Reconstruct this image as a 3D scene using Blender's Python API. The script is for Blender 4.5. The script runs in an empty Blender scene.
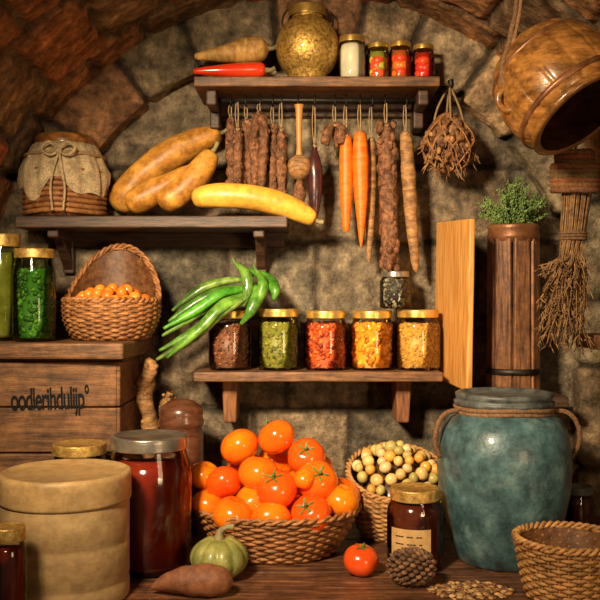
import bpy, bmesh, math, random, bisect
from mathutils import Vector, Matrix, noise, Euler
random.seed(7)
pi=math.pi
def U(a,b): return random.uniform(a,b)
def link(o): bpy.context.scene.collection.objects.link(o); return o

# ------------------------------------------------------------------ materials
def mk(name,c1,c2=None,rough=.5,metal=0,scale=30,stretch=(1,1,1),bump=.2,bscale=None,lo=.35,hi=.65,coat=0,spec=.5,sss=0,bdist=.003,c3=None,grime=0,gscale=25):
    m=bpy.data.materials.new(name); m.use_nodes=True
    nt=m.node_tree; N=nt.nodes; L=nt.links; N.clear()
    out=N.new('ShaderNodeOutputMaterial'); p=N.new('ShaderNodeBsdfPrincipled'); L.new(p.outputs[0],out.inputs[0])
    tc=N.new('ShaderNodeTexCoord'); mp=N.new('ShaderNodeMapping'); mp.inputs['Scale'].default_value=stretch
    L.new(tc.outputs['Object'],mp.inputs[0])
    n=N.new('ShaderNodeTexNoise'); n.inputs['Scale'].default_value=scale; n.inputs['Detail'].default_value=7; n.inputs['Roughness'].default_value=.65
    L.new(mp.outputs[0],n.inputs['Vector'])
    r=N.new('ShaderNodeValToRGB'); c2=c2 or c1
    r.color_ramp.elements[0].position=lo; r.color_ramp.elements[0].color=(*c1,1)
    r.color_ramp.elements[1].position=hi; r.color_ramp.elements[1].color=(*c2,1)
    if c3:
        e=r.color_ramp.elements.new((lo+hi)/2); e.color=(*c3,1)
    L.new(n.outputs['Fac'],r.inputs[0])
    at=N.new('ShaderNodeAttribute'); at.attribute_name='Col'
    mx=N.new('ShaderNodeMix'); mx.data_type='RGBA'; mx.blend_type='MULTIPLY'; mx.inputs[0].default_value=1
    L.new(r.outputs[0],mx.inputs[6]); L.new(at.outputs['Color'],mx.inputs[7])
    col=mx.outputs[2]
    if grime:
        n3=N.new('ShaderNodeTexNoise'); n3.inputs['Scale'].default_value=gscale; n3.inputs['Detail'].default_value=9; n3.inputs['Roughness'].default_value=.75
        L.new(tc.outputs['Object'],n3.inputs['Vector'])
        r3=N.new('ShaderNodeValToRGB'); r3.color_ramp.elements[0].position=.38; r3.color_ramp.elements[0].color=(1-grime,1-grime,1-grime,1)
        r3.color_ramp.elements[1].position=.6; r3.color_ramp.elements[1].color=(1+grime*.35,)*3+(1,)
        L.new(n3.outputs['Fac'],r3.inputs[0])
        m3=N.new('ShaderNodeMix'); m3.data_type='RGBA'; m3.blend_type='MULTIPLY'; m3.inputs[0].default_value=1
        L.new(col,m3.inputs[6]); L.new(r3.outputs[0],m3.inputs[7]); col=m3.outputs[2]
    L.new(col,p.inputs['Base Color'])
    p.inputs['Roughness'].default_value=rough; p.inputs['Metallic'].default_value=metal
    p.inputs['Coat Weight'].default_value=coat; p.inputs['Coat Roughness'].default_value=.08
    p.inputs['Specular IOR Level'].default_value=spec
    if sss:
        p.inputs['Subsurface Weight'].default_value=sss; p.inputs['Subsurface Radius'].default_value=(.02,.006,.002); p.inputs['Subsurface Scale'].default_value=.4
    if bump:
        n2=N.new('ShaderNodeTexNoise'); n2.inputs['Scale'].default_value=bscale or scale*2; n2.inputs['Detail'].default_value=8; n2.inputs['Roughness'].default_value=.6
        L.new(mp.outputs[0],n2.inputs['Vector'])
        b=N.new('ShaderNodeBump'); b.inputs['Strength'].default_value=bump; b.inputs['Distance'].default_value=bdist
        L.new(n2.outputs['Fac'],b.inputs['Height']); L.new(b.outputs[0],p.inputs['Normal'])
    return m
def glass(name,tint):
    m=bpy.data.materials.new(name); m.use_nodes=True
    nt=m.node_tree; N=nt.nodes; L=nt.links; N.clear()
    out=N.new('ShaderNodeOutputMaterial'); mx=N.new('ShaderNodeMixShader'); t=N.new('ShaderNodeBsdfTransparent'); g=N.new('ShaderNodeBsdfGlossy')
    t.inputs[0].default_value=(*tint,1); g.inputs['Roughness'].default_value=.04
    tc=N.new('ShaderNodeTexCoord'); n=N.new('ShaderNodeTexNoise'); n.inputs['Scale'].default_value=18
    b=N.new('ShaderNodeBump'); b.inputs['Strength'].default_value=.15; b.inputs['Distance'].default_value=.004
    L.new(tc.outputs['Object'],n.inputs['Vector']); L.new(n.outputs['Fac'],b.inputs['Height']); L.new(b.outputs[0],g.inputs['Normal'])
    f=N.new('ShaderNodeFresnel'); f.inputs[0].default_value=1.5
    L.new(f.outputs[0],mx.inputs[0]); L.new(t.outputs[0],mx.inputs[1]); L.new(g.outputs[0],mx.inputs[2]); L.new(mx.outputs[0],out.inputs[0])
    return m
W=(1,1,1)
M={}
M['stone']=mk('stone',(.38,.36,.34),(1.5,1.4,1.25),rough=.78,scale=16,bump=1,bscale=80,bdist=.009,lo=.33,hi=.68,spec=.35,c3=(.84,.8,.74),grime=.55,gscale=45)
M['darkwood']=mk('dark_wood',(.025,.011,.006),(.12,.055,.028),rough=.5,scale=14,stretch=(1,9,9),bump=.5,bscale=20)
M['shelfwood']=mk('shelf_wood',(.07,.028,.011),(.32,.14,.05),rough=.5,scale=12,stretch=(1,10,10),bump=.5,bscale=20,grime=.4)
M['bracket']=mk('bracket_wood',(.14,.05,.022),(.4,.16,.06),rough=.6,scale=12,stretch=(8,8,1),bump=.4)
M['crate']=mk('crate_wood',(.1,.04,.014),(.38,.165,.055),rough=.6,scale=9,stretch=(1,10,10),bump=.5,bscale=20,grime=.5)
M['table']=mk('table_wood',(.07,.028,.014),(.36,.16,.07),rough=.42,scale=8,stretch=(1,9,9),bump=.6,bscale=14,c3=(.18,.072,.035),grime=.5)
M['board']=mk('board_wood',(.55,.21,.04),(.9,.46,.13),rough=.45,scale=10,stretch=(12,12,1),bump=.2)
M['plank']=mk('plank_wood',(.12,.038,.014),(.42,.18,.07),rough=.42,scale=12,stretch=(10,10,1),bump=.6,grime=.5,coat=.15)
M['potwood']=mk('pot_wood',(.12,.04,.009),(.58,.25,.055),rough=.28,scale=9,stretch=(2,5,9),bump=.3,coat=.5,lo=.3,hi=.7,grime=.55)
M['cream']=mk('cream_wood',(.34,.2,.08),(.58,.38,.17),rough=.5,scale=9,stretch=(1,1,2.5),bump=.3,grime=.3,lo=.3,hi=.7)
M['turned']=mk('turned_wood',(.06,.02,.01),(.18,.065,.03),rough=.3,scale=20,stretch=(1,1,4),bump=.1,coat=.4)
M['wick']=mk('wicker',(.28,.12,.035),(.66,.34,.11),rough=.5,scale=60,bump=.3)
M['wickd']=mk('wicker_dark',(.18,.06,.018),(.5,.22,.07),rough=.5,scale=60,bump=.3)
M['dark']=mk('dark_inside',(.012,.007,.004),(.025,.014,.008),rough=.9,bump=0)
M['gold']=mk('gold_lid',(.6,.35,.07),(.9,.6,.17),rough=.32,metal=.75,scale=30,bump=.1,grime=.3)
M['golddull']=mk('aged_brass',(.32,.17,.035),(.8,.5,.14),rough=.38,metal=.5,scale=90,bump=.5,bdist=.002)
M['brass']=mk('hammered_brass',(.28,.14,.025),(.85,.52,.12),rough=.34,metal=.55,scale=120,bump=1,bscale=170,bdist=.002,lo=.35,hi=.6,coat=.3)
M['steel']=mk('grey_lid',(.25,.21,.17),(.5,.44,.37),rough=.32,metal=.8,scale=30,bump=.2)
M['glass']=glass('clear_glass',(.96,.97,.94)); M['gglass']=glass('green_glass',(.75,.88,.62)); M['aglass']=glass('amber_glass',(.85,.6,.4))
M['grain']=mk('dry_food',(.8,.8,.8),(1.25,1.25,1.25),rough=.5,scale=60,bump=.2)
M['jam']=mk('jam_liquid',(.17,.012,.005),(.33,.034,.012),rough=.12,scale=10,bump=0,coat=1)
M['jamdark']=mk('dark_jam',(.07,.012,.005),(.14,.028,.011),rough=.15,scale=20,bump=0,coat=1)
M['honey']=mk('olive_liquid',(.16,.13,.02),(.33,.26,.05),rough=.2,scale=30,bump=.1,coat=.5)
M['white']=mk('cream_food',(.7,.62,.45),(.85,.78,.6),rough=.4,bump=.1)
M['label']=mk('paper_label',(.5,.28,.09),(.68,.42,.17),rough=.8,scale=40,bump=.1)
M['ink']=mk('burnt_ink',(.02,.012,.008),rough=.9,bump=0)
M['tomato']=mk('persimmon_skin',(.9,.12,.004),(1,.26,.007),rough=.2,scale=12,bump=.03,coat=.5,sss=.05)
M['red']=mk('red_skin',(.75,.03,.008),(.85,.06,.012),rough=.2,scale=15,bump=.03,coat=.4)
M['redor']=mk('tomato_skin',(.85,.07,.008),(.95,.11,.012),rough=.2,scale=15,bump=.03,coat=.4)
M['fruit']=mk('fruit_skin',(.8,.8,.8),(1.2,1.2,1.2),rough=.35,scale=60,bump=.1,coat=.15)
M['green']=mk('green_leaf',(.06,.14,.02),(.14,.26,.04),rough=.5,scale=60,bump=.1)
M['bean']=mk('bean_green',(.045,.17,.012),(.2,.42,.05),rough=.35,scale=25,bump=.25,coat=.25,grime=.35)
M['squash']=mk('squash_skin',(.66,.3,.025),(.95,.55,.08),rough=.42,scale=20,bump=.5,coat=.1,lo=.3,hi=.7,grime=.35)
M['squashb']=mk('squash_tan',(.5,.18,.02),(.88,.42,.07),rough=.42,scale=20,bump=.5,grime=.55)
M['parsnip']=mk('parsnip',(.4,.19,.045),(.78,.44,.12),rough=.6,scale=40,stretch=(2,1,1),bump=.6,grime=.45)
M['carrot']=mk('carrot',(.85,.13,.005),(1,.22,.012),rough=.4,scale=30,stretch=(1,1,5),bump=.5,grime=.25)
M['sausage']=mk('dried_sausage',(.07,.024,.009),(.45,.18,.07),rough=.5,scale=70,bump=1,bdist=.006,lo=.35,hi=.7,grime=.5,gscale=100)
M['tanroot']=mk('tan_root',(.22,.095,.03),(.58,.29,.1),rough=.6,scale=40,stretch=(1,1,4),bump=.8,grime=.55)
M['aubergine']=mk('dark_pod',(.03,.008,.012),(.09,.025,.02),rough=.3,bump=.2,coat=.3)
M['rope']=mk('rope',(.3,.18,.08),(.55,.37,.18),rough=.9,scale=200,bump=.5)
M['twined']=mk('dark_rope',(.1,.05,.022),(.27,.14,.06),rough=.9,scale=200,bump=.5)
M['burlap']=mk('burlap',(.5,.36,.18),(.95,.72,.43),rough=.95,scale=300,bump=1,bdist=.003,grime=.35,gscale=40)
M['teal']=mk('teal_glaze',(.04,.085,.095),(.2,.29,.27),rough=.38,scale=22,bump=.5,bscale=60,lo=.3,hi=.75,coat=.2,c3=(.08,.16,.175),grime=.55)
M['slate']=mk('slate_lid',(.05,.055,.05),(.15,.16,.15),rough=.45,scale=30,bump=.3,grime=.3)
M['pump']=mk('pumpkin_skin',(.14,.16,.03),(.46,.42,.12),rough=.4,scale=30,bump=.3,lo=.35,hi=.7,coat=.2)
M['stem']=mk('stem',(.16,.12,.05),(.35,.28,.13),rough=.8,scale=60,bump=.5)
M['sweet']=mk('sweet_potato',(.2,.065,.028),(.38,.15,.065),rough=.6,scale=40,bump=.6,grime=.3)
M['herb']=mk('herb_green',(.08,.16,.03),(.25,.34,.09),rough=.7,bump=0)
M['dry']=mk('dried_stalk',(.18,.08,.03),(.48,.26,.1),rough=.85,scale=80,bump=.2)
M['cone']=mk('pinecone',(.07,.03,.015),(.24,.12,.055),rough=.7,scale=80,bump=.3)
M['iron']=mk('iron',(.02,.018,.015),(.06,.05,.04),rough=.5,metal=.8,bump=.2)
M['copper']=mk('copper_rim',(.14,.05,.02),(.36,.15,.06),rough=.4,metal=.4,bump=.3)

# ------------------------------------------------------------------ builder
_bm=bmesh.new(); bmesh.ops.create_icosphere(_bm,subdivisions=2,radius=1)
_bm.verts.ensure_lookup_table(); ICO=([v.co.copy() for v in _bm.verts],[[v.index for v in f.verts] for f in _bm.faces]); _bm.free()
_bm=bmesh.new(); bmesh.ops.create_icosphere(_bm,subdivisions=1,radius=1)
ICO1=([v.co.copy() for v in _bm.verts],[[v.index for v in f.verts] for f in _bm.faces]); _bm.free()
def crom(pts,n):
    P=[pts[0]]+list(pts)+[pts[-1]]; out=[]; k=len(pts)-1
    for i in range(n+1):
        t=i/n*k; j=min(int(t),k-1); t-=j; a,b,c,d=P[j],P[j+1],P[j+2],P[j+3]
        out.append([.5*((2*b[q])+(-a[q]+c[q])*t+(2*a[q]-5*b[q]+4*c[q]-d[q])*t*t+(-a[q]+3*b[q]-3*c[q]+d[q])*t**3) for q in range(len(a))])
    return out
class B:
    def __init__(s): s.v=[];s.f=[];s.mi=[];s.sm=[];s.c=[];s.mats=[]
    def add(s,vs,fs,m,col=W,smooth=True,X=None):
        m=M[m] if isinstance(m,str) else m
        if m not in s.mats: s.mats.append(m)
        k=s.mats.index(m); o=len(s.v)
        for v in vs: s.v.append(X@Vector(v) if X is not None else Vector(v))
        s.c.extend(col if isinstance(col,list) else [col]*len(vs))
        for f in fs: s.f.append([i+o for i in f]); s.mi.append(k); s.sm.append(smooth)
    def box(s,c,d,m,rot=(0,0,0),bev=.003,col=W,taper=1):
        bm=bmesh.new(); bmesh.ops.create_cube(bm,size=1)
        for v in bm.verts:
            t=taper if v.co.z<0 else 1
            v.co=Vector((v.co.x*d[0]*t,v.co.y*d[1]*t,v.co.z*d[2]))
        if bev: bmesh.ops.bevel(bm,geom=bm.edges[:],offset=bev,segments=2,profile=.5,affect='EDGES')
        bm.verts.ensure_lookup_table(); bm.verts.index_update()
        X=Matrix.Translation(c)@Euler(rot).to_matrix().to_4x4()
        s.add([v.co.copy() for v in bm.verts],[[v.index for v in f.verts] for f in bm.faces],m,col,False,X); bm.free()
    def lathe(s,prof,m,c=(0,0,0),seg=40,X=None,ex=1,ey=1,fn=None,col=W):
        vs=[];fs=[];rings=[]
        for r,z in prof:
            if r<1e-6: rings.append([len(vs)]); vs.append((0,0,z)); continue
            ring=[]
            for i in range(seg):
                a=2*pi*i/seg; rr,zz=(r,z) if fn is None else fn(r,z,a)
                ring.append(len(vs)); vs.append((rr*math.cos(a)*ex,rr*math.sin(a)*ey,zz))
            rings.append(ring)
        for A,Bq in zip(rings,rings[1:]):
            if len(A)==1 and len(Bq)==1: continue
            for i in range(seg):
                j=(i+1)%seg
                if len(A)==1: fs.append([A[0],Bq[j],Bq[i]])
                elif len(Bq)==1: fs.append([A[i],A[j],Bq[0]])
                else: fs.append([A[i],A[j],Bq[j],Bq[i]])
        T=Matrix.Translation(c)
        s.add(vs,fs,m,col,True,T@X if X is not None else T)
    def tube(s,pts,rad,m,n=24,seg=10,closed=False,col=W,bump=0,bs=40,flat=1):
        if not isinstance(rad,(list,tuple)): rad=[rad]*len(pts)
        P=[(*p,r) for p,r in zip(pts,rad)]
        if n: P=crom(P,n)
        if closed: P=P[:-1] if (Vector(P[0][:3])-Vector(P[-1][:3])).length<1e-5 else P
        k=len(P); pos=[Vector(p[:3]) for p in P]
        vs=[];fs=[]; up=None
        for i in range(k):
            if closed: t=pos[(i+1)%k]-pos[i-1]
            else: t=pos[min(i+1,k-1)]-pos[max(i-1,0)]
            if t.length<1e-9: t=Vector((0,0,1))
            t.normalize()
            if up is None: up=t.orthogonal()
            up=(up-t*up.dot(t)); up=up.normalized() if up.length>1e-6 else t.orthogonal()
            q=t.cross(up)
            for j in range(seg):
                a=2*pi*j/seg; d=up*math.cos(a)+q*math.sin(a)*flat
                r=max(P[i][3],1e-4)
                if bump: r*=1+bump*noise.noise((pos[i]+d*r)*bs)
                vs.append(pos[i]+d*r)
        for i in range(k if closed else k-1):
            for j in range(seg):
                a=i*seg;b=((i+1)%k)*seg;j2=(j+1)%seg
                fs.append([a+j,a+j2,b+j2,b+j])
        if not closed:
            fs.append(list(range(seg))[::-1]); fs.append([(k-1)*seg+j for j in range(seg)])
        s.add(vs,fs,m,col)
    def ell(s,c,r,m,rot=(0,0,0),col=W,lo=False,bump=0,bs=30):
        if not isinstance(r,(tuple,list)): r=(r,r,r)
        V,F=ICO1 if lo else ICO
        X=Matrix.Translation(c)@Euler(rot).to_matrix().to_4x4()
        vs=[Vector((v.x*r[0],v.y*r[1],v.z*r[2]))*(1+(bump*noise.noise((Vector(c)+v*r[0])*bs) if bump else 0)) for v in V]
        s.add(vs,F,m,col,True,X)
    def build(s,name,loc=None):
        if loc is None:
            xs=[v.x for v in s.v];ys=[v.y for v in s.v];zs=[v.z for v in s.v]
            loc=((min(xs)+max(xs))/2,(min(ys)+max(ys))/2,min(zs))
        loc=Vector(loc); me=bpy.data.meshes.new(name)
        me.from_pydata([v-loc for v in s.v],[],s.f)
        for m in s.mats: me.materials.append(m)
        me.polygons.foreach_set('material_index',s.mi); me.polygons.foreach_set('use_smooth',s.sm)
        ca=me.color_attributes.new('Col','FLOAT_COLOR','POINT')
        ca.data.foreach_set('color',[x for c in s.c for x in (c[0],c[1],c[2],1)])
        me.validate(); me.update()
        o=bpy.data.objects.new(name,me); o.location=loc; return link(o)

# ------------------------------------------------------------------ stone shell
def ss(x): x=max(0,min(1,x)); return x*x*(3-2*x)
def stone(name,u0,u1,v0,v1,res,rowh,bw,fn,tints,mortar,depth=.014,seed=1,gap=.012,warp=.008,var=.3):
    rnd=random.Random(seed)
    rows=[v0-rnd.uniform(0,rowh)]
    while rows[-1]<v1: rows.append(rows[-1]+rowh*rnd.uniform(.85,1.2))
    cols=[]
    for _ in rows:
        c=[u0-rnd.uniform(0,bw)]
        while c[-1]<u1+bw: c.append(c[-1]+bw*rnd.uniform(.7,1.35))
        cols.append((c,[(rnd.choice(tints),rnd.uniform(.7,1.2),rnd.uniform(-.5,.5)) for _ in c]))
    nu=int((u1-u0)/res)+1; nv=int((v1-v0)/res)+1
    b=B(); vs=[];fs=[];cs=[]
    for j in range(nv+1):
        v=v0+(v1-v0)*j/nv
        for i in range(nu+1):
            u=u0+(u1-u0)*i/nu
            p=Vector((u*14,v*14,seed*3.1)); wu=u+warp*noise.noise(p); wv=v+warp*noise.noise(p+Vector((5,7,1)))
            r=max(0,min(len(rows)-2,bisect.bisect(rows,wv)-1)); c,info=cols[r]
            k=max(0,min(len(c)-2,bisect.bisect(c,wu)-1)); t,br,off=info[k]
            d=min(wv-rows[r],rows[r+1]-wv,wu-c[k],c[k+1]-wu)
            e=ss(d/gap-.3)
            nz=noise.fractal(Vector((u*22,v*22,seed)),.8,2.1,6); nl=noise.noise(Vector((u*5,v*5,seed+4)))
            h=depth*e+off*.008*e+nz*.0045+nl*.004
            vs.append(fn(u,v,h))
            q=br*(1+.4*nl+var*nz)
            cs.append(tuple(max(.01,mortar[a]*(1+.3*nz)*(1-e)+t[a]*q*e) for a in range(3)))
    for j in range(nv):
        for i in range(nu):
            a=j*(nu+1)+i; fs.append([a,a+1,a+nu+2,a+nu+1])
    b.add(vs,fs,'stone',cs); return b.build(name,(0,0,0))
CX=.02; CZ=1.35; RI=.675; RV=.80
grey=[(.26,.205,.14),(.22,.178,.125),(.29,.225,.15),(.2,.168,.122),(.27,.2,.13)]
brown=[(.42,.21,.09),(.48,.2,.08),(.3,.19,.1),(.38,.26,.14),(.52,.27,.12),(.27,.18,.1),(.5,.16,.06)]
stone('wall_back',-.85,.89,0,2.25,.0075,.2,.3,lambda u,v,h:(u,-h,v),grey,(.075,.055,.036),seed=3,depth=.01,gap=.009)
def ringfn(u,v,h):
    L=CZ
    if v<.06: r=RI-h; y=-v
    else: r=RI+(v-.06); y=-.06-h
    k=min(1,abs(v-.06)/.012)
    if v<.06: y=-v-(1-k)*h*.5
    if u<L: return (CX-r,y,u)
    a=(u-L)/.74
    if a>pi: return (CX+r,y,CZ-(u-L-pi*.74))
    return (CX-r*math.cos(a),y,CZ+r*math.sin(a))
stone('trim_arch',0,2*CZ+pi*.74,0,.205,.0075,.6,.2,ringfn,[(.34,.24,.14),(.38,.25,.14),(.28,.22,.14),(.42,.22,.11),(.31,.23,.15)],(.065,.046,.03),seed=5,depth=.016,gap=.011,var=.45)
stone('ceiling',0,pi*RV,.04,1.35,.0085,.26,.2,lambda u,v,h:(CX-(RV-h)*math.cos(u/RV),-v,CZ+(RV-h)*math.sin(u/RV)),brown,(.17,.125,.08),seed=11,depth=.016,gap=.013,var=.45)
stone('wall_left',0,1.31,0,CZ,.012,.2,.3,lambda u,v,h:(CX-RV+h,-.04-u,v),brown,(.12,.1,.07),seed=13)
stone('wall_right',0,1.31,0,CZ,.012,.2,.3,lambda u,v,h:(CX+RV-h,-.04-u,v),grey+brown[:3],(.12,.1,.07),seed=14)
stone('floor',-.85,.89,0,3.2,.02,.3,.3,lambda u,v,h:(u,-v,-.02+h),grey,(.1,.09,.07),seed=15)

# ------------------------------------------------------------------ furniture
b=B(); T=.875
ys=[-.05,-.27,-.5,-.72,-.95]
for a,c in zip(ys,ys[1:]): b.box((0.02,(a+c)/2,T-.02),(1.5,abs(a-c)-.002,.04),'table',bev=.003,col=(U(.85,1.1),)*3)
b.box((.02,-.5,T-.09),(1.42,.8,.1),'table')
for x in(-.66,.7):
    for y in(-.14,-.86): b.box((x,y,(T-.13)/2),(.07,.07,T-.13),'table')
b.build('wooden_table')

b=B()
b.box((.0385,-.1,1.8975),(.56,.2,.023),'shelfwood',bev=.003)
b.box((.0385,-.015,1.87),(.52,.03,.035),'darkwood')
for x in(-.205,.285):
    b.box((x,-.05,1.85),(.024,.07,.075),'darkwood',bev=.004); b.box((x,-.11,1.868),(.024,.12,.035),'darkwood',bev=.004)
b.tube([(-.22,-.12,1.872),(.3,-.12,1.872)],.006,'iron',n=2)
for x in [-.163,-.128,-.093,-.064,-.043,-.005,.035,.083,.109,.142,.171,.201,.252]:
    b.tube([(x,-.12,1.884),(x,-.128,1.87),(x,-.122,1.858),(x,-.112,1.862)],.002,'iron',n=8,seg=6)
b.tube([(.3,-.14,1.897),(.35,-.14,1.897),(.352,-.14,1.915)],[.006,.006,.007],'iron',n=8,seg=8)
b.build('wall_shelf')
b=B()
b.box((-.3385,-.1,1.578),(.62,.2,.027),'darkwood'); b.box((-.3385,-.015,1.55),(.6,.03,.04),'darkwood')
for x in(-.57,-.095):
    b.box((x,-.022,1.515),(.026,.03,.1),'darkwood',bev=.004); b.box((x,-.1,1.555),(.026,.15,.022),'darkwood',bev=.004)
    b.box((x,-.08,1.52),(.022,.13,.02),'darkwood',rot=(math.radians(-38),0,0),bev=.003)
b.build('wall_shelf')
b=B()
b.box((.041,-.1,1.225),(.568,.2,.022),'shelfwood'); 
for x in(-.165,.243):
    b.box((x,-.075,1.162),(.037,.13,.103),'bracket',taper=.8,bev=.005)
b.build('wall_shelf')
b=B(); b.box((-.565,-.215,1.293),(.41,.29,.034),'shelfwood',rot=(0,0,math.radians(-3)),bev=.005)
b.box((-.565,-.2,1.2725),(.38,.25,.008),'darkwood'); b.build('thick_shelf_board')
b=B()
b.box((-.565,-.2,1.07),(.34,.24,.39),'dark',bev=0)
for k in range(4):
    z=.88+.0487+k*.0975
    b.box((-.565,-.326,z),(.352,.014,.094),'crate',bev=.003,col=(U(.8,1.15),)*3)
    b.box((-.389,-.2,z),(.014,.26,.094),'crate',bev=.003,col=(U(.8,1.1),)*3)
    b.box((-.739,-.2,z),(.014,.26,.094),'crate',bev=.003)
crate=b.build('wooden_crate')
cu=bpy.data.curves.new('lettering','FONT'); cu.body='oodlerihdulijp°'; cu.size=.066; cu.extrude=.0006; cu.space_character=.92; cu.offset=.001; cu.materials.append(M['ink'])
t=bpy.data.objects.new('lettering',cu); link(t); t.rotation_euler=(pi/2,math.radians(-2),0); t.location=(-.613,-.3345,1.166); t.scale=(.47,1,1); bpy.context.view_layer.update()
t.parent=crate; t.matrix_parent_inverse=crate.matrix_world.inverted()
b=B(); b.box((.7,-.36,1.312),(.18,.22,.03),'shelfwood'); b.box((.77,-.36,1.26),(.05,.04,.08),'darkwood'); b.build('wall_shelf')
b=B(); b.box((.515,-.125,1.168),(.19,.16,.024),'darkwood'); b.box((.5,-.07,1.12),(.03,.05,.08),'darkwood',taper=.7); b.build('wall_shelf')
b=B(); b.box((0,0,0),(.013,.24,.378),'board',bev=.003); 
o=b.build('cutting_board',(0,0,-.189)); o.rotation_euler=(math.radians(3),0,math.radians(8.5)); o.location=(.3535,-.155,1.205)

# ------------------------------------------------------------------ jars
def lid(b,x,y,z,r,h,m):
    p=[(r*.97,z)]
    for k in range(5):
        zz=z+h*(.05+.75*k/5); p+= [(r,zz),(r*.975,zz+h*.07)]
    p+=[(r,z+h*.85),(r*.97,z+h),(r*.86,z+h),(r*.84,z+h*.93),(0,z+h*.93)]
    b.lathe(p,m,(x,y,0),seg=40)
def jar(name,x,y,z,r,h,kind,cols=None,gs=.006,lm='gold',gm='glass',lidh=.13,lr=.93,n=300,label=False,liq='jam'):
    b=B(); zl=z+h*(1-lidh)
    prof=[(0,z+.002),(r*.8,z),(r*.95,z+h*.02),(r,z+h*.06),(r*1.0,z+h*.3),(r,z+h*.68),(r*.97,z+h*.76),(r*.86,zl-h*.02),(r*.84,zl+h*.05)]
    b.lathe(prof,gm,(x,y,0),seg=40)
    lid(b,x,y,zl-h*.005,r*lr,h*lidh,lm)
    ri=r-.004; zt=z+h*.76
    if kind=='liquid':
        b.lathe([(0,z+.006),(ri*.85,z+.006),(ri,z+h*.07),(ri,z+h*.7),(ri*.93,z+h*.78),(ri*.82,z+h*.82),(0,z+h*.82)],liq,(x,y,0))
    elif kind=='chunks':
        b.lathe([(0,z+.006),(ri*.7,z+.006),(ri*.85,z+h*.07),(ri*.85,zt),(0,zt)],'grain',(x,y,0),col=tuple(k*.6 for k in cols[0]))
        for i in range(n):
            c=random.choice(cols); q=U(.8,1.25)
            a=2*pi*i/4+(i//4)*.7; s=gs*U(.9,1.15)
            b.ell((x+(ri-s)*math.cos(a),y+(ri-s)*math.sin(a),z+.016+(zt-z-.024)*(i//4+.3)/(n/4)+U(-.003,.003)),(s,s,s*.9),'fruit',col=(c[0]*q,c[1]*q,c[2]*q))
    else:
        b.lathe([(0,z+.006),(ri*.9,z+.006),(ri-gs*.6,z+h*.06),(ri-gs*.6,zt),(0,zt)],'grain',(x,y,0),col=cols[0])
        for i in range(n):
            c=random.choice(cols); q=U(.5,1.35)
            a=U(0,2*pi)
            if U(0,1)<.85: rr=ri-gs*.6; zz=U(z+gs,zt)
            else: rr=ri*math.sqrt(U(0,1))*.9; zz=zt
            s=gs*U(.7,1.2)
            b.ell((x+rr*math.cos(a),y+rr*math.sin(a),zz),(s,s*U(.5,1),s*U(.5,.9)),'grain',rot=(U(0,3),U(0,3),U(0,3)),col=(c[0]*q,c[1]*q,c[2]*q),lo=True)
    if label:
        n0=14; vs=[];fs=[]
        for i in range(n0+1):
            a=math.radians(-150+85*i/n0)
            for zz in(z+h*.2,z+h*.55): vs.append((x+(r+.0012)*math.cos(a),y+(r+.0012)*math.sin(a),zz))
        for i in range(n0): fs.append([2*i,2*i+2,2*i+3,2*i+1])
        b.add(vs,fs,'label')
        for row in range(3):
            for i in range(2,11):
                if U(0,1)<.75:
                    a=math.radians(-150+85*(i+.5)/n0)
                    b.box((x+(r+.0018)*math.cos(a),y+(r+.0018)*math.sin(a),z+h*(.28+.09*row)),(.005,.0008,.002),'ink',rot=(0,0,a+pi/2),bev=0)
    return b.build(name,(x,y,z))
S=1.236
jar('spice_jar',-.166,-.12,S,.05,.14,'grain',[(.2,.07,.03),(.36,.13,.05),(.1,.04,.02)],.0045,n=500)
jar('spice_jar',-.05,-.12,S,.0505,.144,'grain',[(.22,.2,.02),(.34,.29,.045),(.13,.14,.015)],.0045,n=600)
jar('spice_jar',.061,-.12,S,.0515,.14,'grain',[(.55,.08,.014),(.7,.15,.022),(.33,.035,.01)],.0075,n=380)
jar('spice_jar',.17,-.12,S,.051,.14,'grain',[(.85,.31,.015),(1,.43,.035),(.6,.19,.012)],.0085,n=330)
jar('spice_jar',.2785,-.12,S,.053,.142,'grain',[(.6,.31,.045),(.8,.45,.08),(.46,.22,.04)],.004,n=800)
jar('small_spice_jar',.225,-.125,1.3795,.037,.088,'grain',[(.06,.05,.04),(.18,.14,.08),(.32,.26,.15)],.005,lm='steel',lidh=.15,lr=.9)
Z=1.9095
jar('cream_jar',.122,-.14,Z,.033,.106,'liquid',liq='white',lm='gold',lidh=.14)
for x,c,q in((.183,[(.5,.5,.06),(.8,.5,.06),(.85,.1,.03)],.09),(.235,[(.9,.2,.02),(.85,.07,.02)],.093),(.289,[(.75,.03,.015),(.85,.07,.02)],.086)):
    jar('preserve_jar',x,-.14,Z,.026,q,'chunks',c,.0165,lm='gold',n=12,lidh=.13)
jar('olive_jar',-.66,-.25,1.3115,.042,.235,'liquid',liq='honey',gm='gglass',lm='golddull',lidh=.12)
jar('green_herb_jar',-.577,-.29,1.3115,.046,.2,'grain',[(.05,.15,.015),(.11,.26,.025),(.025,.08,.012)],.007,gm='gglass',lm='golddull',lidh=.1,n=600)
jar('jam_jar',-.297,-.47,T,.084,.262,'liquid',lm='steel',lidh=.1,lr=.9)
jar('dark_jam_jar',-.445,-.425,T,.058,.238,'liquid',liq='jamdark',lm='golddull',lidh=.09)
jar('labelled_jam_jar',.226,-.47,T,.055,.158,'liquid',liq='jamdark',lm='golddull',label=True,lidh=.14,lr=.9)
jar('red_sauce_jar',-.458,-.82,T,.029,.172,'liquid',lm='golddull')
jar('dark_jam_jar',.6,-.3,T,.034,.125,'liquid',liq='jamdark',lm='slate')
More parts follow.
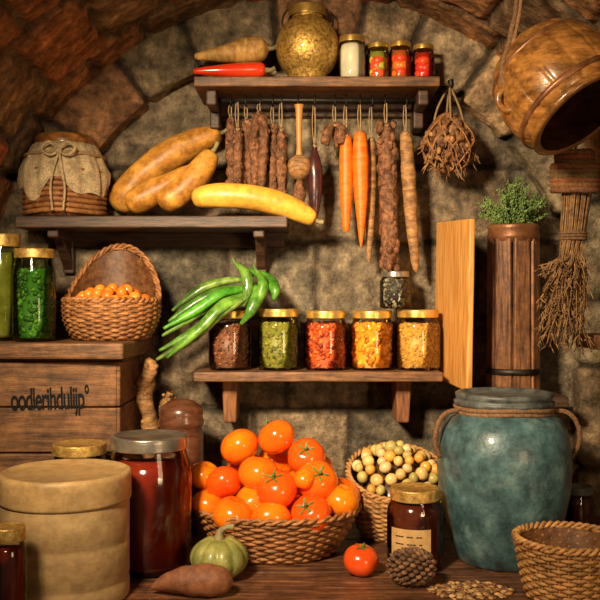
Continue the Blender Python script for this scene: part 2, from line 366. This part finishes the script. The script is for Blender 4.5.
# brass ball jar
b=B(); x,y=.018,-.12
p=[(0,0),(.04,0),(.045,.006)]+[(.075*math.sin(a),.085-.079*math.cos(a)) for a in [math.radians(d) for d in range(40,152,5)]]
p+=[(.038,.155),(.036,.168)]
b.lathe(p,'brass',(x,y,Z),seg=64); lid(b,x,y,Z+.158,.045,.024,'gold')
b.tube([(x-.052,y,Z+.12),(x-.06,y,Z+.15),(x-.045,y,Z+.178),(x,y,Z+.194),(x+.045,y,Z+.178),(x+.06,y,Z+.15),(x+.052,y,Z+.12)],.0025,'iron',seg=6)
b.build('brass_jar',(x,y,Z))

# burlap jar
b=B(); x,y,z=-.558,-.11,1.5925
b.lathe([(0,0),(.08,0),(.09,.01),(.092,.06),(.09,.12),(.08,.15),(.07,.16),(0,.16)],'sausage',(x,y,z),fn=lambda r,zz,a:(r*(1+.02*math.sin(a*26)*math.sin(zz*500)),zz))
for k in range(9):
    zz=z+.012+k*.012
    b.tube([(x+(.0925)*math.cos(a),y+.0925*math.sin(a),zz+.002*math.sin(a*3)) for a in [i*2*pi/24 for i in range(24)]],.006,'wickd',n=0,seg=6,closed=True,bump=.3,bs=80)
b.lathe([(.066,.155),(.07,.165),(.07,.188),(.065,.195),(.05,.197),(0,.197)],'potwood',(x,y,z))
b.lathe([(.03,.17),(.075,.172),(.082,.158),(.09,.14),(.1,.115),(.104,.085),(.1,.06)],'burlap',(x,y,z),seg=90,
  fn=lambda r,zz,a:(r*(1+.035*math.sin(a*11+zz*20)*(zz<.15)+.02*math.sin(a*23)),zz+(.018*math.sin(a*4+1)+.012*math.sin(a*7) if zz<.1 else 0)))
b.tube([(x+(.091)*math.cos(a),y+.091*math.sin(a),z+.145) for a in [i*2*pi/30 for i in range(30)]],.004,'rope',n=0,seg=6,closed=True)
fx,fy=x+.012,y-.096
for sgn in(-1,1):
    b.tube([(fx,fy,z+.145),(fx+sgn*.02,fy-.01,z+.165),(fx+sgn*.038,fy-.006,z+.15),(fx+sgn*.02,fy-.01,z+.135),(fx,fy,z+.145)],.003,'burlap',seg=6)
    b.tube([(fx,fy,z+.145),(fx+sgn*.01,fy-.012,z+.1),(fx+sgn*.016,fy-.012,z+.06),(fx+sgn*.012,fy-.01,z+.01)],.0028,'burlap',seg=6)
b.ell((fx,fy-.004,z+.145),.008,'burlap')
b.build('burlap_wrapped_jar',(x,y,z))

# ------------------------------------------------------------------ squash / roots
def veg(name,pts,rad,m,stem=True,sm='stem',bump=.08,bs=22,seg=20,n=30):
    b=B(); e0=Vector(pts[0]);e1=Vector(pts[-1]); 
    P=[tuple(e0+(e0-Vector(pts[1])).normalized()*rad[0]*.55)]+list(pts)+[tuple(e1+(e1-Vector(pts[-2])).normalized()*rad[-1]*.55)]
    b.tube(P,[rad[0]*.25]+list(rad)+[rad[-1]*.25],m,n=n,seg=seg,bump=bump,bs=bs)
    if stem:
        d=(e1-Vector(pts[-2])).normalized(); q=e1+d*rad[-1]*.5
        b.tube([tuple(q),tuple(q+d*.012),tuple(q+d*.022+Vector((0,0,.004)))],[.007,.005,.006],sm,n=6,seg=8)
    return b.build(name)
veg('tan_squash',[(-.438,-.06,1.636),(-.395,-.06,1.69),(-.33,-.06,1.742),(-.262,-.055,1.782),(-.205,-.055,1.803)],[.034,.038,.038,.033,.023],'squashb')
veg('tan_squash',[(-.395,-.125,1.628),(-.35,-.125,1.652),(-.3,-.12,1.674),(-.25,-.115,1.702)],[.028,.032,.03,.022],'squashb')
veg('tan_squash',[(-.315,-.145,1.629),(-.275,-.14,1.658),(-.238,-.13,1.698),(-.212,-.125,1.74)],[.028,.032,.031,.023],'squashb')
veg('yellow_squash',[(-.235,-.19,1.634),(-.19,-.195,1.638),(-.1,-.195,1.632),(-.03,-.19,1.614),(.025,-.185,1.588)],[.022,.028,.029,.027,.019],'squash')
veg('parsnip',[(-.24,-.145,1.969),(-.18,-.14,1.976),(-.12,-.13,1.987),(-.088,-.13,1.99)],[.008,.02,.03,.026],'parsnip',bump=.12,bs=40)
veg('parsnip',[(-.22,-.09,1.927),(-.16,-.095,1.935),(-.11,-.1,1.94),(-.09,-.1,1.94)],[.008,.022,.028,.024],'parsnip',bump=.12,bs=40)
veg('red_chilli',[(-.24,-.18,1.925),(-.19,-.177,1.927),(-.13,-.17,1.929),(-.088,-.17,1.93)],[.006,.013,.018,.017],'red',bump=.05)

def hang(name,x,zt,zb,r,m,y=-.12,dx=0,lump=.15,tip=.3,top=.8,bs=50,n=30,twin=0,knobs=0):
    b=B()
    b.tube([(x,y+.0,1.862),(x+.001,y,(1.862+zt)/2),(x,y,zt)],.0015,'rope',n=6,seg=6)
    b.tube([(x-.004,y,1.86),(x-.006,y-.003,(1.862+zt)/2),(x-.002,y,zt)],.0012,'rope',n=6,seg=6)
    for k in range(1+twin):
        ox=(k-twin/2)*r*1.5; oy=U(-.006,.006)*twin
        w=[U(-.006,.006) for _ in range(3)] if twin else [0,U(-.002,.002),0]
        P=[(x,y,zt+.004),(x+ox*.8,y+oy,zt-.012),(x+ox+w[0]+dx*.3,y+oy,zt*.7+zb*.3),(x+ox+w[1]+dx*.6,y+oy,zt*.35+zb*.65),(x+ox+w[2]+dx,y+oy,zb+.01+U(0,.02)*twin),(x+ox+w[2]+dx,y+oy,zb)]
        b.tube(P,[r*.3,r*top,r,r*(.5+.5*tip)+r*.12,r*tip,r*tip*.3],m,n=n,seg=12,bump=lump,bs=bs)
        for _ in range(knobs):
            q=random.choice(crom(P,40)[4:36]); a=U(0,2*pi)
            b.ell((q[0]+r*.8*math.cos(a),q[1]+r*.8*math.sin(a),q[2]),(U(.3,.5)*r,U(.3,.5)*r,U(.4,.8)*r),m,lo=True,col=(U(.6,1.4),)*3)
    b.tube([(x-.003,y-r*.5,zt),(x,y-r*.8,zt-.006),(x+.004,y-r*.5,zt)],.002,'rope',n=4,seg=6)
    return b.build(name)
hang('dried_sausage',-.163,1.83,1.658,.0125,'sausage',lump=.5,tip=.7,bs=90,knobs=30)
hang('dried_sausage',-.145,1.8,1.665,.01,'sausage',lump=.5,tip=.7,bs=90,knobs=30,y=-.145)
hang('dried_sausage',-.126,1.825,1.652,.011,'sausage',lump=.5,tip=.7,bs=90,twin=1,y=-.112,knobs=20)
hang('dried_sausage',-.095,1.84,1.65,.012,'sausage',lump=.5,tip=.7,bs=90,twin=1,y=-.13,knobs=20)
hang('dried_sausage',-.064,1.815,1.64,.011,'sausage',lump=.5,tip=.7,bs=90,y=-.105,knobs=30)
hang('dried_sausage',-.043,1.8,1.635,.012,'sausage',lump=.5,tip=.7,bs=90,y=-.138,knobs=30)
hang('dark_dried_pod',.035,1.765,1.6,.018,'aubergine',lump=.1,tip=.6,top=.35)
hang('dried_chilli_bunch',.083,1.815,1.74,.012,'sausage',lump=.4,tip=.2,twin=2)
hang('carrot',.109,1.79,1.56,.0165,'carrot',lump=.06,tip=.5)
hang('carrot',.142,1.795,1.525,.02,'carrot',lump=.06,tip=.2,y=-.125,dx=.002)
hang('tan_root',.171,1.785,1.49,.014,'tanroot',lump=.15,tip=.4,y=-.095,dx=-.006)
hang('salami',.203,1.81,1.475,.022,'sausage',lump=.3,tip=.7,y=-.135,dx=.006,top=.6,knobs=60)
hang('tan_root',.25,1.795,1.47,.0175,'tanroot',lump=.2,tip=.45,y=-.12,dx=.022)
b=B(); x=-.002;y=-.125
b.tube([(x,y,1.862),(x,y,1.85)],.0015,'rope',n=2,seg=6)
b.lathe([(0,0),(.007,0),(.008,.01),(.006,.03),(.007,.08),(.009,.12),(.012,.13)],'board',(x,y,1.73),col=(.8,.8,.8))
b.lathe([(0,.0),(.012,.002),(.024,.014),(.029,.03),(.026,.046),(.014,.056),(.008,.06)],'tanroot',(x,y,1.682),seg=28)
b.tube([(x,y,1.685),(x,y,1.66),(x,y,1.63),(x,y,1.622)],[.006,.014,.012,.004],'sausage',bump=.4,bs=80)
b.build('wooden_pestle',(x,y,1.62))
b=B(); c=Vector((.348,-.14,1.768))
def nb(e,a,k=1.0):
    w=1.0 if e<0 else 1-.35*math.sin(e)
    return (c.x+.064*k*math.cos(e)*math.cos(a)*w,c.y+.056*k*math.cos(e)*math.sin(a)*w,c.z+.07*k*math.sin(e))
b.ell(c,(.052,.046,.056),'sausage',bump=.3,bs=30)
for i in range(170):
    e=math.asin(U(-1,1)); a=U(0,2*pi)
    b.ell(nb(e,a,.9),(U(.006,.013),U(.006,.012),U(.005,.01)),random.choice(['wickd','sausage','tanroot']),col=(U(.4,1.1),)*3,lo=True,rot=(U(0,3),U(0,3),U(0,3)))
for sg in(-1,1):
    for k in range(8):
        b.tube([nb(-pi/2+pi*i/14*.93+.1,k*2*pi/8+sg*i*.14+U(-.05,.05)) for i in range(15)],.0022,'wickd',n=20,seg=5)
for i in range(80):
    a=U(0,2*pi); e=U(-1.3,-.1); q=Vector(nb(e,a,.95)); dd=Vector((math.cos(a)*U(0,.02),math.sin(a)*.01,-U(.01,.035)))
    b.tube([tuple(q),tuple(q+dd*.5+Vector((U(-.004,.004),0,0))),tuple(q+dd)],[.0016,.0014,.0008],'dry',n=4,seg=4,col=(U(.5,1.1),)*3)
for dx,dy in((-.035,0),(.035,0),(0,.03),(0,-.03)):
    b.tube([(c.x+dx,c.y+dy,c.z+.045),(c.x+dx*.7,c.y+dy*.7,c.z+.085),(.35,-.14,1.903)],.0028,'rope',n=10,seg=6,col=(.7,.65,.6))
b.build('hanging_net_bag')

# wooden keg hanging on rope
b=B(); d=Vector((.46,-.42,-.78)).normalized()
c=Vector((.478,-.57,1.797)); X=(-d).to_track_quat('Z','Y').to_matrix().to_4x4()
p=[(0,.112),(.03,.111),(.06,.103),(.086,.084),(.106,.048),(.115,.008),(.115,-.03),(.108,-.056),(.1,-.066),(.104,-.068),(.105,-.076),(.1,-.08),(.09,-.078),(.09,-.056),(.1,0),(.088,.06),(0,.09)]
stv=lambda r,z,a:(r*(1-.022*math.exp(-((((a*15/(2*pi))%1)-.5)/.07)**2)),z)
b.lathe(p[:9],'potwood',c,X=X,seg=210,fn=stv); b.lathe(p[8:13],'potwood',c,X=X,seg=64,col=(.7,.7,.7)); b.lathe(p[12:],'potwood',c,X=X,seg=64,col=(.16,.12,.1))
for zz,rr in((-.048,.1115),(.055,.1025)):
    b.lathe([(rr-.004,zz-.006),(rr+.0015,zz-.004),(rr+.0015,zz+.004),(rr-.006,zz+.007)],'copper',c,X=X,seg=64)
b.tube([Vector((.378,-.6,1.765))+Vector((.018*math.cos(a),.0,.02*math.sin(a))) for a in [i*2*pi/16 for i in range(16)]],.006,'potwood',n=0,closed=True)
b.ell((.392,-.59,1.765),(.022,.014,.016),'potwood')
b.tube([(.376,-.6,1.77),(.368,-.6,1.82),(.385,-.59,1.88),(.4,-.58,1.96),(.4,-.57,2.035)],.0048,'twined',n=30,seg=8,bump=.5,bs=150)
b.tube([(.38,-.6,1.775),(.375,-.605,1.82),(.392,-.594,1.88),(.407,-.58,1.96),(.405,-.57,2.035)],.004,'twined',n=30,seg=8,bump=.5,bs=150,col=(1.5,1.5,1.5))
b.build('hanging_wooden_keg')

# dried herb bundle
b=B(); x,y=.562,-.4
for k in range(9):
    b.tube([(x+.045*math.cos(a)*(1-.04*k*(k>5)),y+.032*math.sin(a),1.625+k*.0095+.003*math.sin(a)) for a in [i*2*pi/18 for i in range(18)]],.0068,'twined',n=0,seg=6,closed=True,bump=.3,bs=80,col=(U(.8,1.5),U(.8,1.2),.8))
b.lathe([(0,.0),(.04,0),(.042,.08),(0,.085)],'twined',(x,y,1.622),ey=.7)
b.tube([(x,y,1.7),(x+.01,y,1.78),(x+.02,y,1.93)],.003,'rope',n=8,seg=6)
for i in range(230):
    a=U(0,2*pi);r0=U(0,.03); sp=U(.2,1); bx=x-.018
    zb=1.39+U(-.09,.09); ex=bx-.005+sp*.06*math.cos(a); ey=y+sp*.035*math.sin(a)
    c=(U(.45,1.1),)*3
    P=[(x+r0*math.cos(a)+.005,y+r0*math.sin(a)*.6,1.63),(x+.9*r0*math.cos(a),y+.6*r0*math.sin(a),1.58),(x-.006+.8*r0*math.cos(a),y+.5*r0*math.sin(a),1.52),((x+ex)/2+U(-.012,.012),(y+ey)/2,(1.5+zb)/2),(ex,ey,zb)]
    b.tube(P,[.0022,.0018,.0018,.0015,.0008],'dry',n=12,seg=4,col=c)
    for k in range(4):
        f=U(.3,1); px=(x+ex)/2*(1-f)+ex*f; pz=(1.5+zb)/2*(1-f)+zb*f; py=(y+ey)/2*(1-f)+ey*f
        b.tube([(px,py,pz),(px+U(-.012,.012),py+U(-.01,.01),pz-U(.005,.02))],.0011,'dry',n=1,seg=4,col=c)
for k in range(3):
    b.tube([(x-.003+.027*math.cos(a),y+.019*math.sin(a),1.525+k*.006) for a in [i*2*pi/12 for i in range(12)]],.003,'twined',n=0,seg=6,closed=True)
b.build('dried_herb_bundle')

# plank planter w/ herb plant
b=B(); x,y,z=.503,-.125,1.181
n=8
for k in range(n):
    a=-pi/2+2*pi*k/n+.12; r=.052
    b.box((x+r*math.cos(a),y+r*math.sin(a),z+.182),(.0375,.013,.364),'plank',rot=(0,0,a+pi/2),bev=.004,col=(U(.6,1.4),)*3,taper=1.12)
b.lathe([(0,.0),(.05,0),(.046,.36),(0,.361)],'dark',(x,y,z))
b.lathe([(.062,.045),(.0655,.047),(.0655,.057),(.062,.06)],'iron',(x,y,z),seg=24)
b.lathe([(.052,.352),(.059,.355),(.061,.368),(.058,.385),(.062,.392),(.055,.396),(.048,.392),(.048,.37),(0,.372)],'copper',(x,y,z))
b.build('wooden_plank_planter',(x,y,z))
b=B()
for i in range(95):
    a=U(0,2*pi); sp=U(.1,1); h=U(.05,.12)*(1.2-.5*sp)
    p0=(x+.03*math.cos(a)*sp,y+.03*math.sin(a)*sp,z+.372); p2=(x+.08*sp*math.cos(a),y+.06*sp*math.sin(a),z+.375+h)
    p1=((p0[0]*.6+p2[0]*.4),(p0[1]*.6+p2[1]*.4),(p0[2]+p2[2])/2+.012)
    b.tube([p0,p1,p2],.001,'herb',n=6,seg=4)
    P=crom([p0,p1,p2],13)
    for q in P[3:]:
        for s in range(3):
            g=U(.6,1.5)
            b.ell((q[0]+U(-.006,.006),q[1]+U(-.006,.006),q[2]+U(-.004,.006)),(.0036,.0012,.0018),'herb',rot=(U(0,3),U(0,3),U(0,3)),lo=True,col=(g,g,g))
b.build('potted_herb')

# ------------------------------------------------------------------ baskets
def basket(name,x,y,z,rb,rt,h,ey=1,m='wick',stakes=28,rows=12,st=.0042,hf=None,bulge=0):
    b=B(); hf=hf or (lambda a:h)
    def pt(a,t,o=0):
        r=rb+(rt-rb)*(t**.8)+bulge*math.sin(pi*t)+o
        return (x+r*math.cos(a),y+r*math.sin(a)*ey,z+st+t*(hf(a)-st))
    for k in range(rows):
        t=(k+.5)/rows; c=(U(.7,1.2),)*3
        P=[]
        for i in range(stakes*4):
            a=2*pi*i/(stakes*4)
            P.append(pt(a,t,.0035*math.sin(a*stakes/2+k*pi)))
        b.tube(P,st*1.02,m,n=0,seg=6,closed=True,col=c)
    for i in range(stakes):
        a=2*pi*(i+.5)/stakes
        b.tube([pt(a,t) for t in(0,.25,.5,.75,1)],st*.7,m,n=8,seg=6,col=(.8,.8,.8))
    for ph in(0,pi):
        b.tube([(lambda q,o:(q[0],q[1],q[2]+o))(pt(a,1,.004*math.cos(a*22+ph)),.004*math.sin(a*22+ph)) for a in [2*pi*i/220 for i in range(220)]],st*1.05,m,n=0,seg=6,closed=True,col=(1.1,1.1,1.1))
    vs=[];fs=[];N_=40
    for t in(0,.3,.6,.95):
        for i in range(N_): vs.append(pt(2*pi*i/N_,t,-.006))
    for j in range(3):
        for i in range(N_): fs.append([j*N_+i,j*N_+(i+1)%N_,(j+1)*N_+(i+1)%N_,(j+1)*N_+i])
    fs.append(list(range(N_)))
    b.add(vs,fs,'wickd',(.45,.42,.4))  # dark inner lining, added to stop light showing through the weave
    b.lathe([(0,0),(rb,0),(rb+.002,.006),(0,.008)],m,(x,y,z),ey=ey)
    return b.build(name,(x,y,z))
basket('wicker_fruit_basket',-.048,-.36,T,.115,.17,.095,ey=.84,stakes=44,rows=14,m='wickd',st=.0034)
basket('wicker_basket',.215,-.235,T,.075,.108,.145,m='wick',rows=19,stakes=32,bulge=.01,st=.0035,hf=lambda a:.142+.042*math.sin(a))
basket('wicker_basket',.475,-.645,T,.07,.092,.105,m='wick',rows=15,stakes=32,st=.0034)
basket('wicker_basket',-.428,-.2,1.3115,.082,.105,.09,m='wickd',rows=16,stakes=32,bulge=.008,st=.0036,hf=lambda a:.088+.13*max(0,math.sin(a))**1.3)

def tomato(b,c,r,m='tomato',rot=None,col=W,cal=True):
    rot=rot or (U(-.7,.7),U(-.7,.7),U(0,6))
    X=Euler(rot).to_matrix().to_4x4()
    p=[(0,-.84*r)]+[(r*math.sin(a)*1.0,-.86*r*math.cos(a)) for a in [math.radians(q) for q in range(12,160,11)]]+[(r*.24,.79*r),(r*.1,.72*r),(0,.7*r)]
    b.lathe(p,m,c,seg=28,X=X,fn=lambda rr,z,a:(rr*(1+.018*math.cos(5*a)),z),col=col)
    if cal:
        T_=Matrix.Translation(c)@X
        for k in range(5):
            a=2*pi*k/5; w=.28
            f=lambda ra,an,z:(ra*r*math.cos(an),ra*r*math.sin(an),z*r)
            b.add([f(.05,a,.76),f(.16,a-w,.815),f(.16,a+w,.815),f(.34,a-.16,.87),f(.34,a+.16,.87),f(.52,a,.85)],[[0,1,3,4,2],[3,5,4]],'green',X=T_)
        b.tube([T_@Vector((0,0,.7*r)),T_@Vector((.02*r,0,.9*r)),T_@Vector((.08*r,0,1.02*r))],.08*r,'green',n=5,seg=6)
b=B()
tp=[(-.05,-.35,1.112,.040),(-.128,-.34,1.09,.042),(.013,-.36,1.073,.040),(-.085,-.40,1.045,.042),(-.047,-.435,1.02,.042),(.035,-.40,1.03,.043),
(-.158,-.38,1.022,.038),(-.2,-.35,1.03,.034),(-.135,-.445,.972,.041),(-.058,-.455,.965,.041),(.022,-.45,.975,.041),(.083,-.40,.99,.038),(-.19,-.39,.98,.034),
(-.05,-.28,1.05,.042),(-.12,-.27,1.03,.042),(.03,-.28,1.03,.042),(-.0,-.32,1.0,.04),(-.1,-.34,.99,.042),(-.02,-.38,.96,.042),(.09,-.33,.985,.04),(-.17,-.3,.98,.04),(-.1,-.25,.97,.04),(.02,-.25,.97,.04),
(-.098,-.41,.99,.036),(.008,-.43,1.04,.022),(-.05,-.36,.935,.045),(-.13,-.36,.93,.04),(.05,-.36,.93,.045)]
for i,(a,c,z_,r) in enumerate(tp):
    g=U(.75,1.2) if i not in(2,4,10,6) else .5
    tomato(b,(a,c,z_),r,col=(U(.95,1.05),g,1),cal=i in(0,4,5,10,2),rot=(U(.5,1.2),U(-.8,.8),0) if i in(2,5,10,4) else None)
b.build('persimmon_pile')
b=B(); tomato(b,(.116,-.52,T+.0285),.034,m='redor',rot=(.25,.1,0)); b.build('tomato')
def pile(name,x,y,z0,R,dome,n,rs,cols,ex=1,m='fruit',filler=(.1,.05,.02),tilt=0):
    b=B(); P=[]
    b.lathe([(0,dome*.7),(R*.5,dome*.5),(R*.8,dome*.1),(R*.85,-.03),(0,-.035)],'fruit',(x,y,z0-.012),col=filler,fn=lambda r,z,a:(r,z+tilt*r/R*math.sin(a)))
    tries=0
    while len(P)<n and tries<6000:
        tries+=1; a=U(0,2*pi); d=R*math.sqrt(U(0,1)); r=U(*rs)
        q=Vector((x+d*math.cos(a),y+d*math.sin(a),z0+dome*(1-(d/R)**2)+U(0,.006)+tilt*d/R*math.sin(a)))
        if all((q-o).length>(r+s)*.86 for o,s in P):
            P.append((q,r)); c=random.choice(cols); g=U(.85,1.15)
            b.ell(q,(r,r*U(.85,1),r*U(.8,1)),m,rot=(U(0,3),U(0,3),U(0,3)),col=(c[0]*g,c[1]*g,c[2]*g),bump=.08,bs=60)
    return b.build(name)
pile('small_orange_fruit_pile',-.428,-.2,1.395,.08,.03,60,(.012,.015),[(.9,.25,.022),(.85,.19,.018),(.95,.33,.035)])
pile('potato_pile',.215,-.235,1.014,.09,.045,110,(.011,.016),[(.85,.56,.2),(.75,.5,.17),(.9,.63,.28),(.85,.42,.08),(.6,.46,.14)],tilt=.035)

# ------------------------------------------------------------------ table objects
b=B(); x,y=.412,-.42
p=[(0,0),(.086,0),(.093,.006),(.105,.04),(.12,.09),(.13,.14),(.134,.19),(.132,.23),(.124,.265),(.11,.288),(.096,.298),(.09,.303),(.09,.316)]
b.lathe(p,'teal',(x,y,T),seg=64,fn=lambda r,z,a:(r*(1+.006*noise.noise(Vector((math.cos(a)*2,math.sin(a)*2,z*12)))),z))
b.lathe([(.09,.312),(.099,.314),(.1,.322),(.093,.325),(.096,.328),(.097,.337),(.092,.34),(.085,.339),(.08,.333),(0,.333)],'slate',(x,y,T),seg=56)
for k in range(2):
    b.tube([(x+(.094+.002*k)*math.cos(a),y+(.094+.002*k)*math.sin(a),T+.302+k*.008+.002*math.sin(3*a)) for a in [i*2*pi/40 for i in range(40)]],.005,'twined',n=0,seg=8,closed=True,bump=.4,bs=150,col=(1.3,1.3,1.3))
for s in(-1,1):
    b.tube([(x+s*.095,y-.02,T+.305),(x+s*.122,y-.03,T+.3),(x+s*.14,y-.035,T+.275),(x+s*.143,y-.03,T+.24),(x+s*.132,y-.02,T+.212)],.005,'twined',n=20,seg=8,bump=.4,bs=150,col=(1.1,1.0,.95))
b.build('ceramic_storage_jar',(x,y,T))
b=B(); x,y=-.415,-.64; r=.111
b.lathe([(0,0),(r*.97,0),(r,.006),(r,.03),(r*.985,.034),(r*.985,.038),(r,.042),(r,.1),(r*.985,.104),(r,.108),(r,.17),(r*.985,.175)],'cream',(x,y,T),seg=64)
b.lathe([(r*.98,.172),(r*1.025,.174),(r*1.03,.178),(r*1.03,.215),(r*1.02,.222),(r*.97,.2245),(r*.94,.221),(0,.221)],'cream',(x,y,T),seg=64,col=(1.12,1.08,1.0))
b.build('round_wooden_canister',(x,y,T))
b=B(); x,y=-.268,-.215
b.lathe([(0,0),(.04,0),(.046,.01),(.046,.03),(.042,.04),(.046,.08),(.05,.15),(.05,.22),(.046,.237),(.05,.243),(.052,.252),(.048,.262),(.05,.27),(.046,.284),(.03,.296),(.014,.302),(0,.303)],'turned',(x,y,T))
b.build('turned_wood_canister',(x,y,T))
for pts,r in(([(-.345,-.17,T+.006),(-.352,-.17,1.0),(-.348,-.17,1.12),(-.356,-.17,1.18),(-.352,-.17,1.235),(-.338,-.17,1.262)],.02),([(-.312,-.11,T+.006),(-.312,-.11,1.0),(-.312,-.11,1.08),(-.318,-.11,1.14),(-.306,-.115,1.18)],.02)):
    b=B(); k=len(pts); b.tube(pts,[r*.6]+[r*U(.85,1.05) for _ in range(k-2)]+[r*.45],'tanroot',n=50,seg=14,bump=.5,bs=45)
    for i in range(26):
        q=crom([p+(0,) for p in pts],60)[random.randint(20,58)]; a=U(0,2*pi)
        b.ell((q[0]+r*.75*math.cos(a),q[1]+r*.75*math.sin(a),q[2]),U(.004,.008),'tanroot',lo=True,col=(U(.7,1.2),)*3)
    b.build('gnarled_root')
b=B(); x,y=-.152,-.545; r=.055
p=[(0,-.7*r)]+[(r*math.sin(a),-.74*r*math.cos(a)) for a in [math.radians(q) for q in range(12,165,9)]]+[(r*.12,.62*r),(0,.58*r)]
def pf(rr,z,a):
    q=abs(math.cos(a*5)); return rr*(.9+.1*q**.6),z*(.93+.07*q)
b.lathe(p,'pump',(x,y,T+.041),seg=80,fn=pf)
b.tube([(x,y,T+.07),(x+.003,y,T+.09),(x+.016,y-.004,T+.1),(x+.028,y-.006,T+.099)],[.012,.007,.0055,.007],'stem',n=12,seg=8,bump=.2,bs=100)
b.build('green_pumpkin')
veg('sweet_potato',[(-.262,-.635,T+.014),(-.235,-.638,T+.024),(-.19,-.642,T+.03),(-.15,-.645,T+.03),(-.128,-.645,T+.026)],[.004,.017,.027,.027,.018],'sweet',stem=False,bump=.12,bs=40)
b=B(); c=Vector((.205,-.585,T+.036))
b.ell(c,(.036,.028,.026),'cone')
for i in range(130):
    t=(i+.5)/130; u=-1+2*t; a=i*2.39996; rr=math.sqrt(max(0,1-u*u))**.8
    nrm=Vector((u*.7,rr*math.cos(a),rr*math.sin(a))).normalized()
    q=c+Vector((u*.04,rr*.03*math.cos(a),rr*.029*math.sin(a)))
    if q.z<T+.006: continue
    X=(nrm+Vector((-.7,0,0))).normalized().to_track_quat('Z','Y').to_euler()
    b.ell(q,(.0065,.0045,.0085),'cone',rot=X,lo=True,col=(U(.6,1.6),)*3)
b.build('pinecone')
b=B()
for i in range(260):
    a=U(0,2*pi);d=math.sqrt(U(0,1)); q=U(.6,1.4); c=random.choice([(.4,.2,.07),(.55,.33,.13),(.22,.1,.04)])
    s=U(.0025,.0065)
    b.ell((.306+.075*d*math.cos(a),-.615+.05*d*math.sin(a),T+s*.45),(s*1.5,s,s*.45),'grain',rot=(0,0,U(0,3)),col=tuple(k*q for k in c),lo=True)
b.build('scattered_nut_shells')
b=B()
pods=[((-.12,-.13,1.432),(-.19,-.14,1.42),(-.25,-.15,1.39),(-.305,-.16,1.35)),
((-.115,-.15,1.42),(-.18,-.16,1.404),(-.25,-.18,1.36),(-.315,-.19,1.318)),
((-.11,-.17,1.41),(-.17,-.19,1.385),(-.24,-.195,1.33),(-.32,-.2,1.285)),
((-.13,-.185,1.4),(-.19,-.2,1.36),(-.25,-.205,1.31),(-.325,-.21,1.265)),
((-.13,-.12,1.45),(-.2,-.125,1.44),(-.25,-.13,1.415),(-.3,-.135,1.375)),
((-.12,-.14,1.41),(-.17,-.185,1.395),(-.22,-.2,1.345),(-.27,-.2,1.295)),
((-.12,-.15,1.425),(-.18,-.175,1.415),(-.24,-.19,1.375),(-.31,-.2,1.335)),
((-.125,-.17,1.405),(-.18,-.205,1.38),(-.23,-.215,1.33),(-.3,-.22,1.27)),
((-.145,-.15,1.48),(-.125,-.165,1.46),(-.12,-.175,1.425),(-.13,-.18,1.385)),
((-.1,-.15,1.465),(-.085,-.17,1.44),(-.09,-.18,1.41),(-.112,-.182,1.37)),
((-.12,-.12,1.47),(-.075,-.14,1.45),(-.058,-.17,1.425),(-.06,-.18,1.4)),
((-.13,-.14,1.44),(-.1,-.17,1.42),(-.11,-.19,1.38),(-.135,-.19,1.345))]
for i,P in enumerate(pods):
    g=U(.6,1.2); r=.0115 if i<8 else .013
    b.tube(P,[r*.5,r,r,r*.3],'bean',n=26,seg=12,bump=.14,bs=70,col=(g,U(.7,1.1),g),flat=.85)
    a=Vector(P[0]); d=(a-Vector(P[1])).normalized()
    b.tube([tuple(a),tuple(a+d*.012),tuple(a+d*.02+Vector((0,0,.005)))],[r*.5,.003,.002],'green',n=5,seg=6)
b.build('green_bean_bunch')

# ------------------------------------------------------------------ light & camera
def area(name,loc,tgt,e,size,col,spread=180):
    l=bpy.data.lights.new(name,'AREA'); l.energy=e; l.size=size; l.color=col; l.spread=math.radians(spread)
    o=link(bpy.data.objects.new(name,l)); o.location=loc; o.rotation_euler=(Vector(tgt)-Vector(loc)).to_track_quat('-Z','Y').to_euler()
area('key_lamp',(-.5,-1.75,2.0),(.04,-.1,1.4),11.5,.22,(1,.8,.52),70)
area('fill_lamp',(.9,-1.9,1.3),(.1,-.1,1.45),1.9,.4,(1,.7,.4),90)
w=bpy.data.worlds.new('World'); bpy.context.scene.world=w; w.use_nodes=True
w.node_tree.nodes['Background'].inputs[0].default_value=(.95,.7,.44,1); w.node_tree.nodes['Background'].inputs[1].default_value=.06
cam=bpy.data.cameras.new('camera'); cam.lens=52.8; cam.sensor_width=36
co=link(bpy.data.objects.new('camera',cam)); co.location=(0,-2.2,1.4); co.rotation_euler=(pi/2,0,0)
sc=bpy.context.scene; sc.camera=co
sc.view_settings.view_transform='Standard'
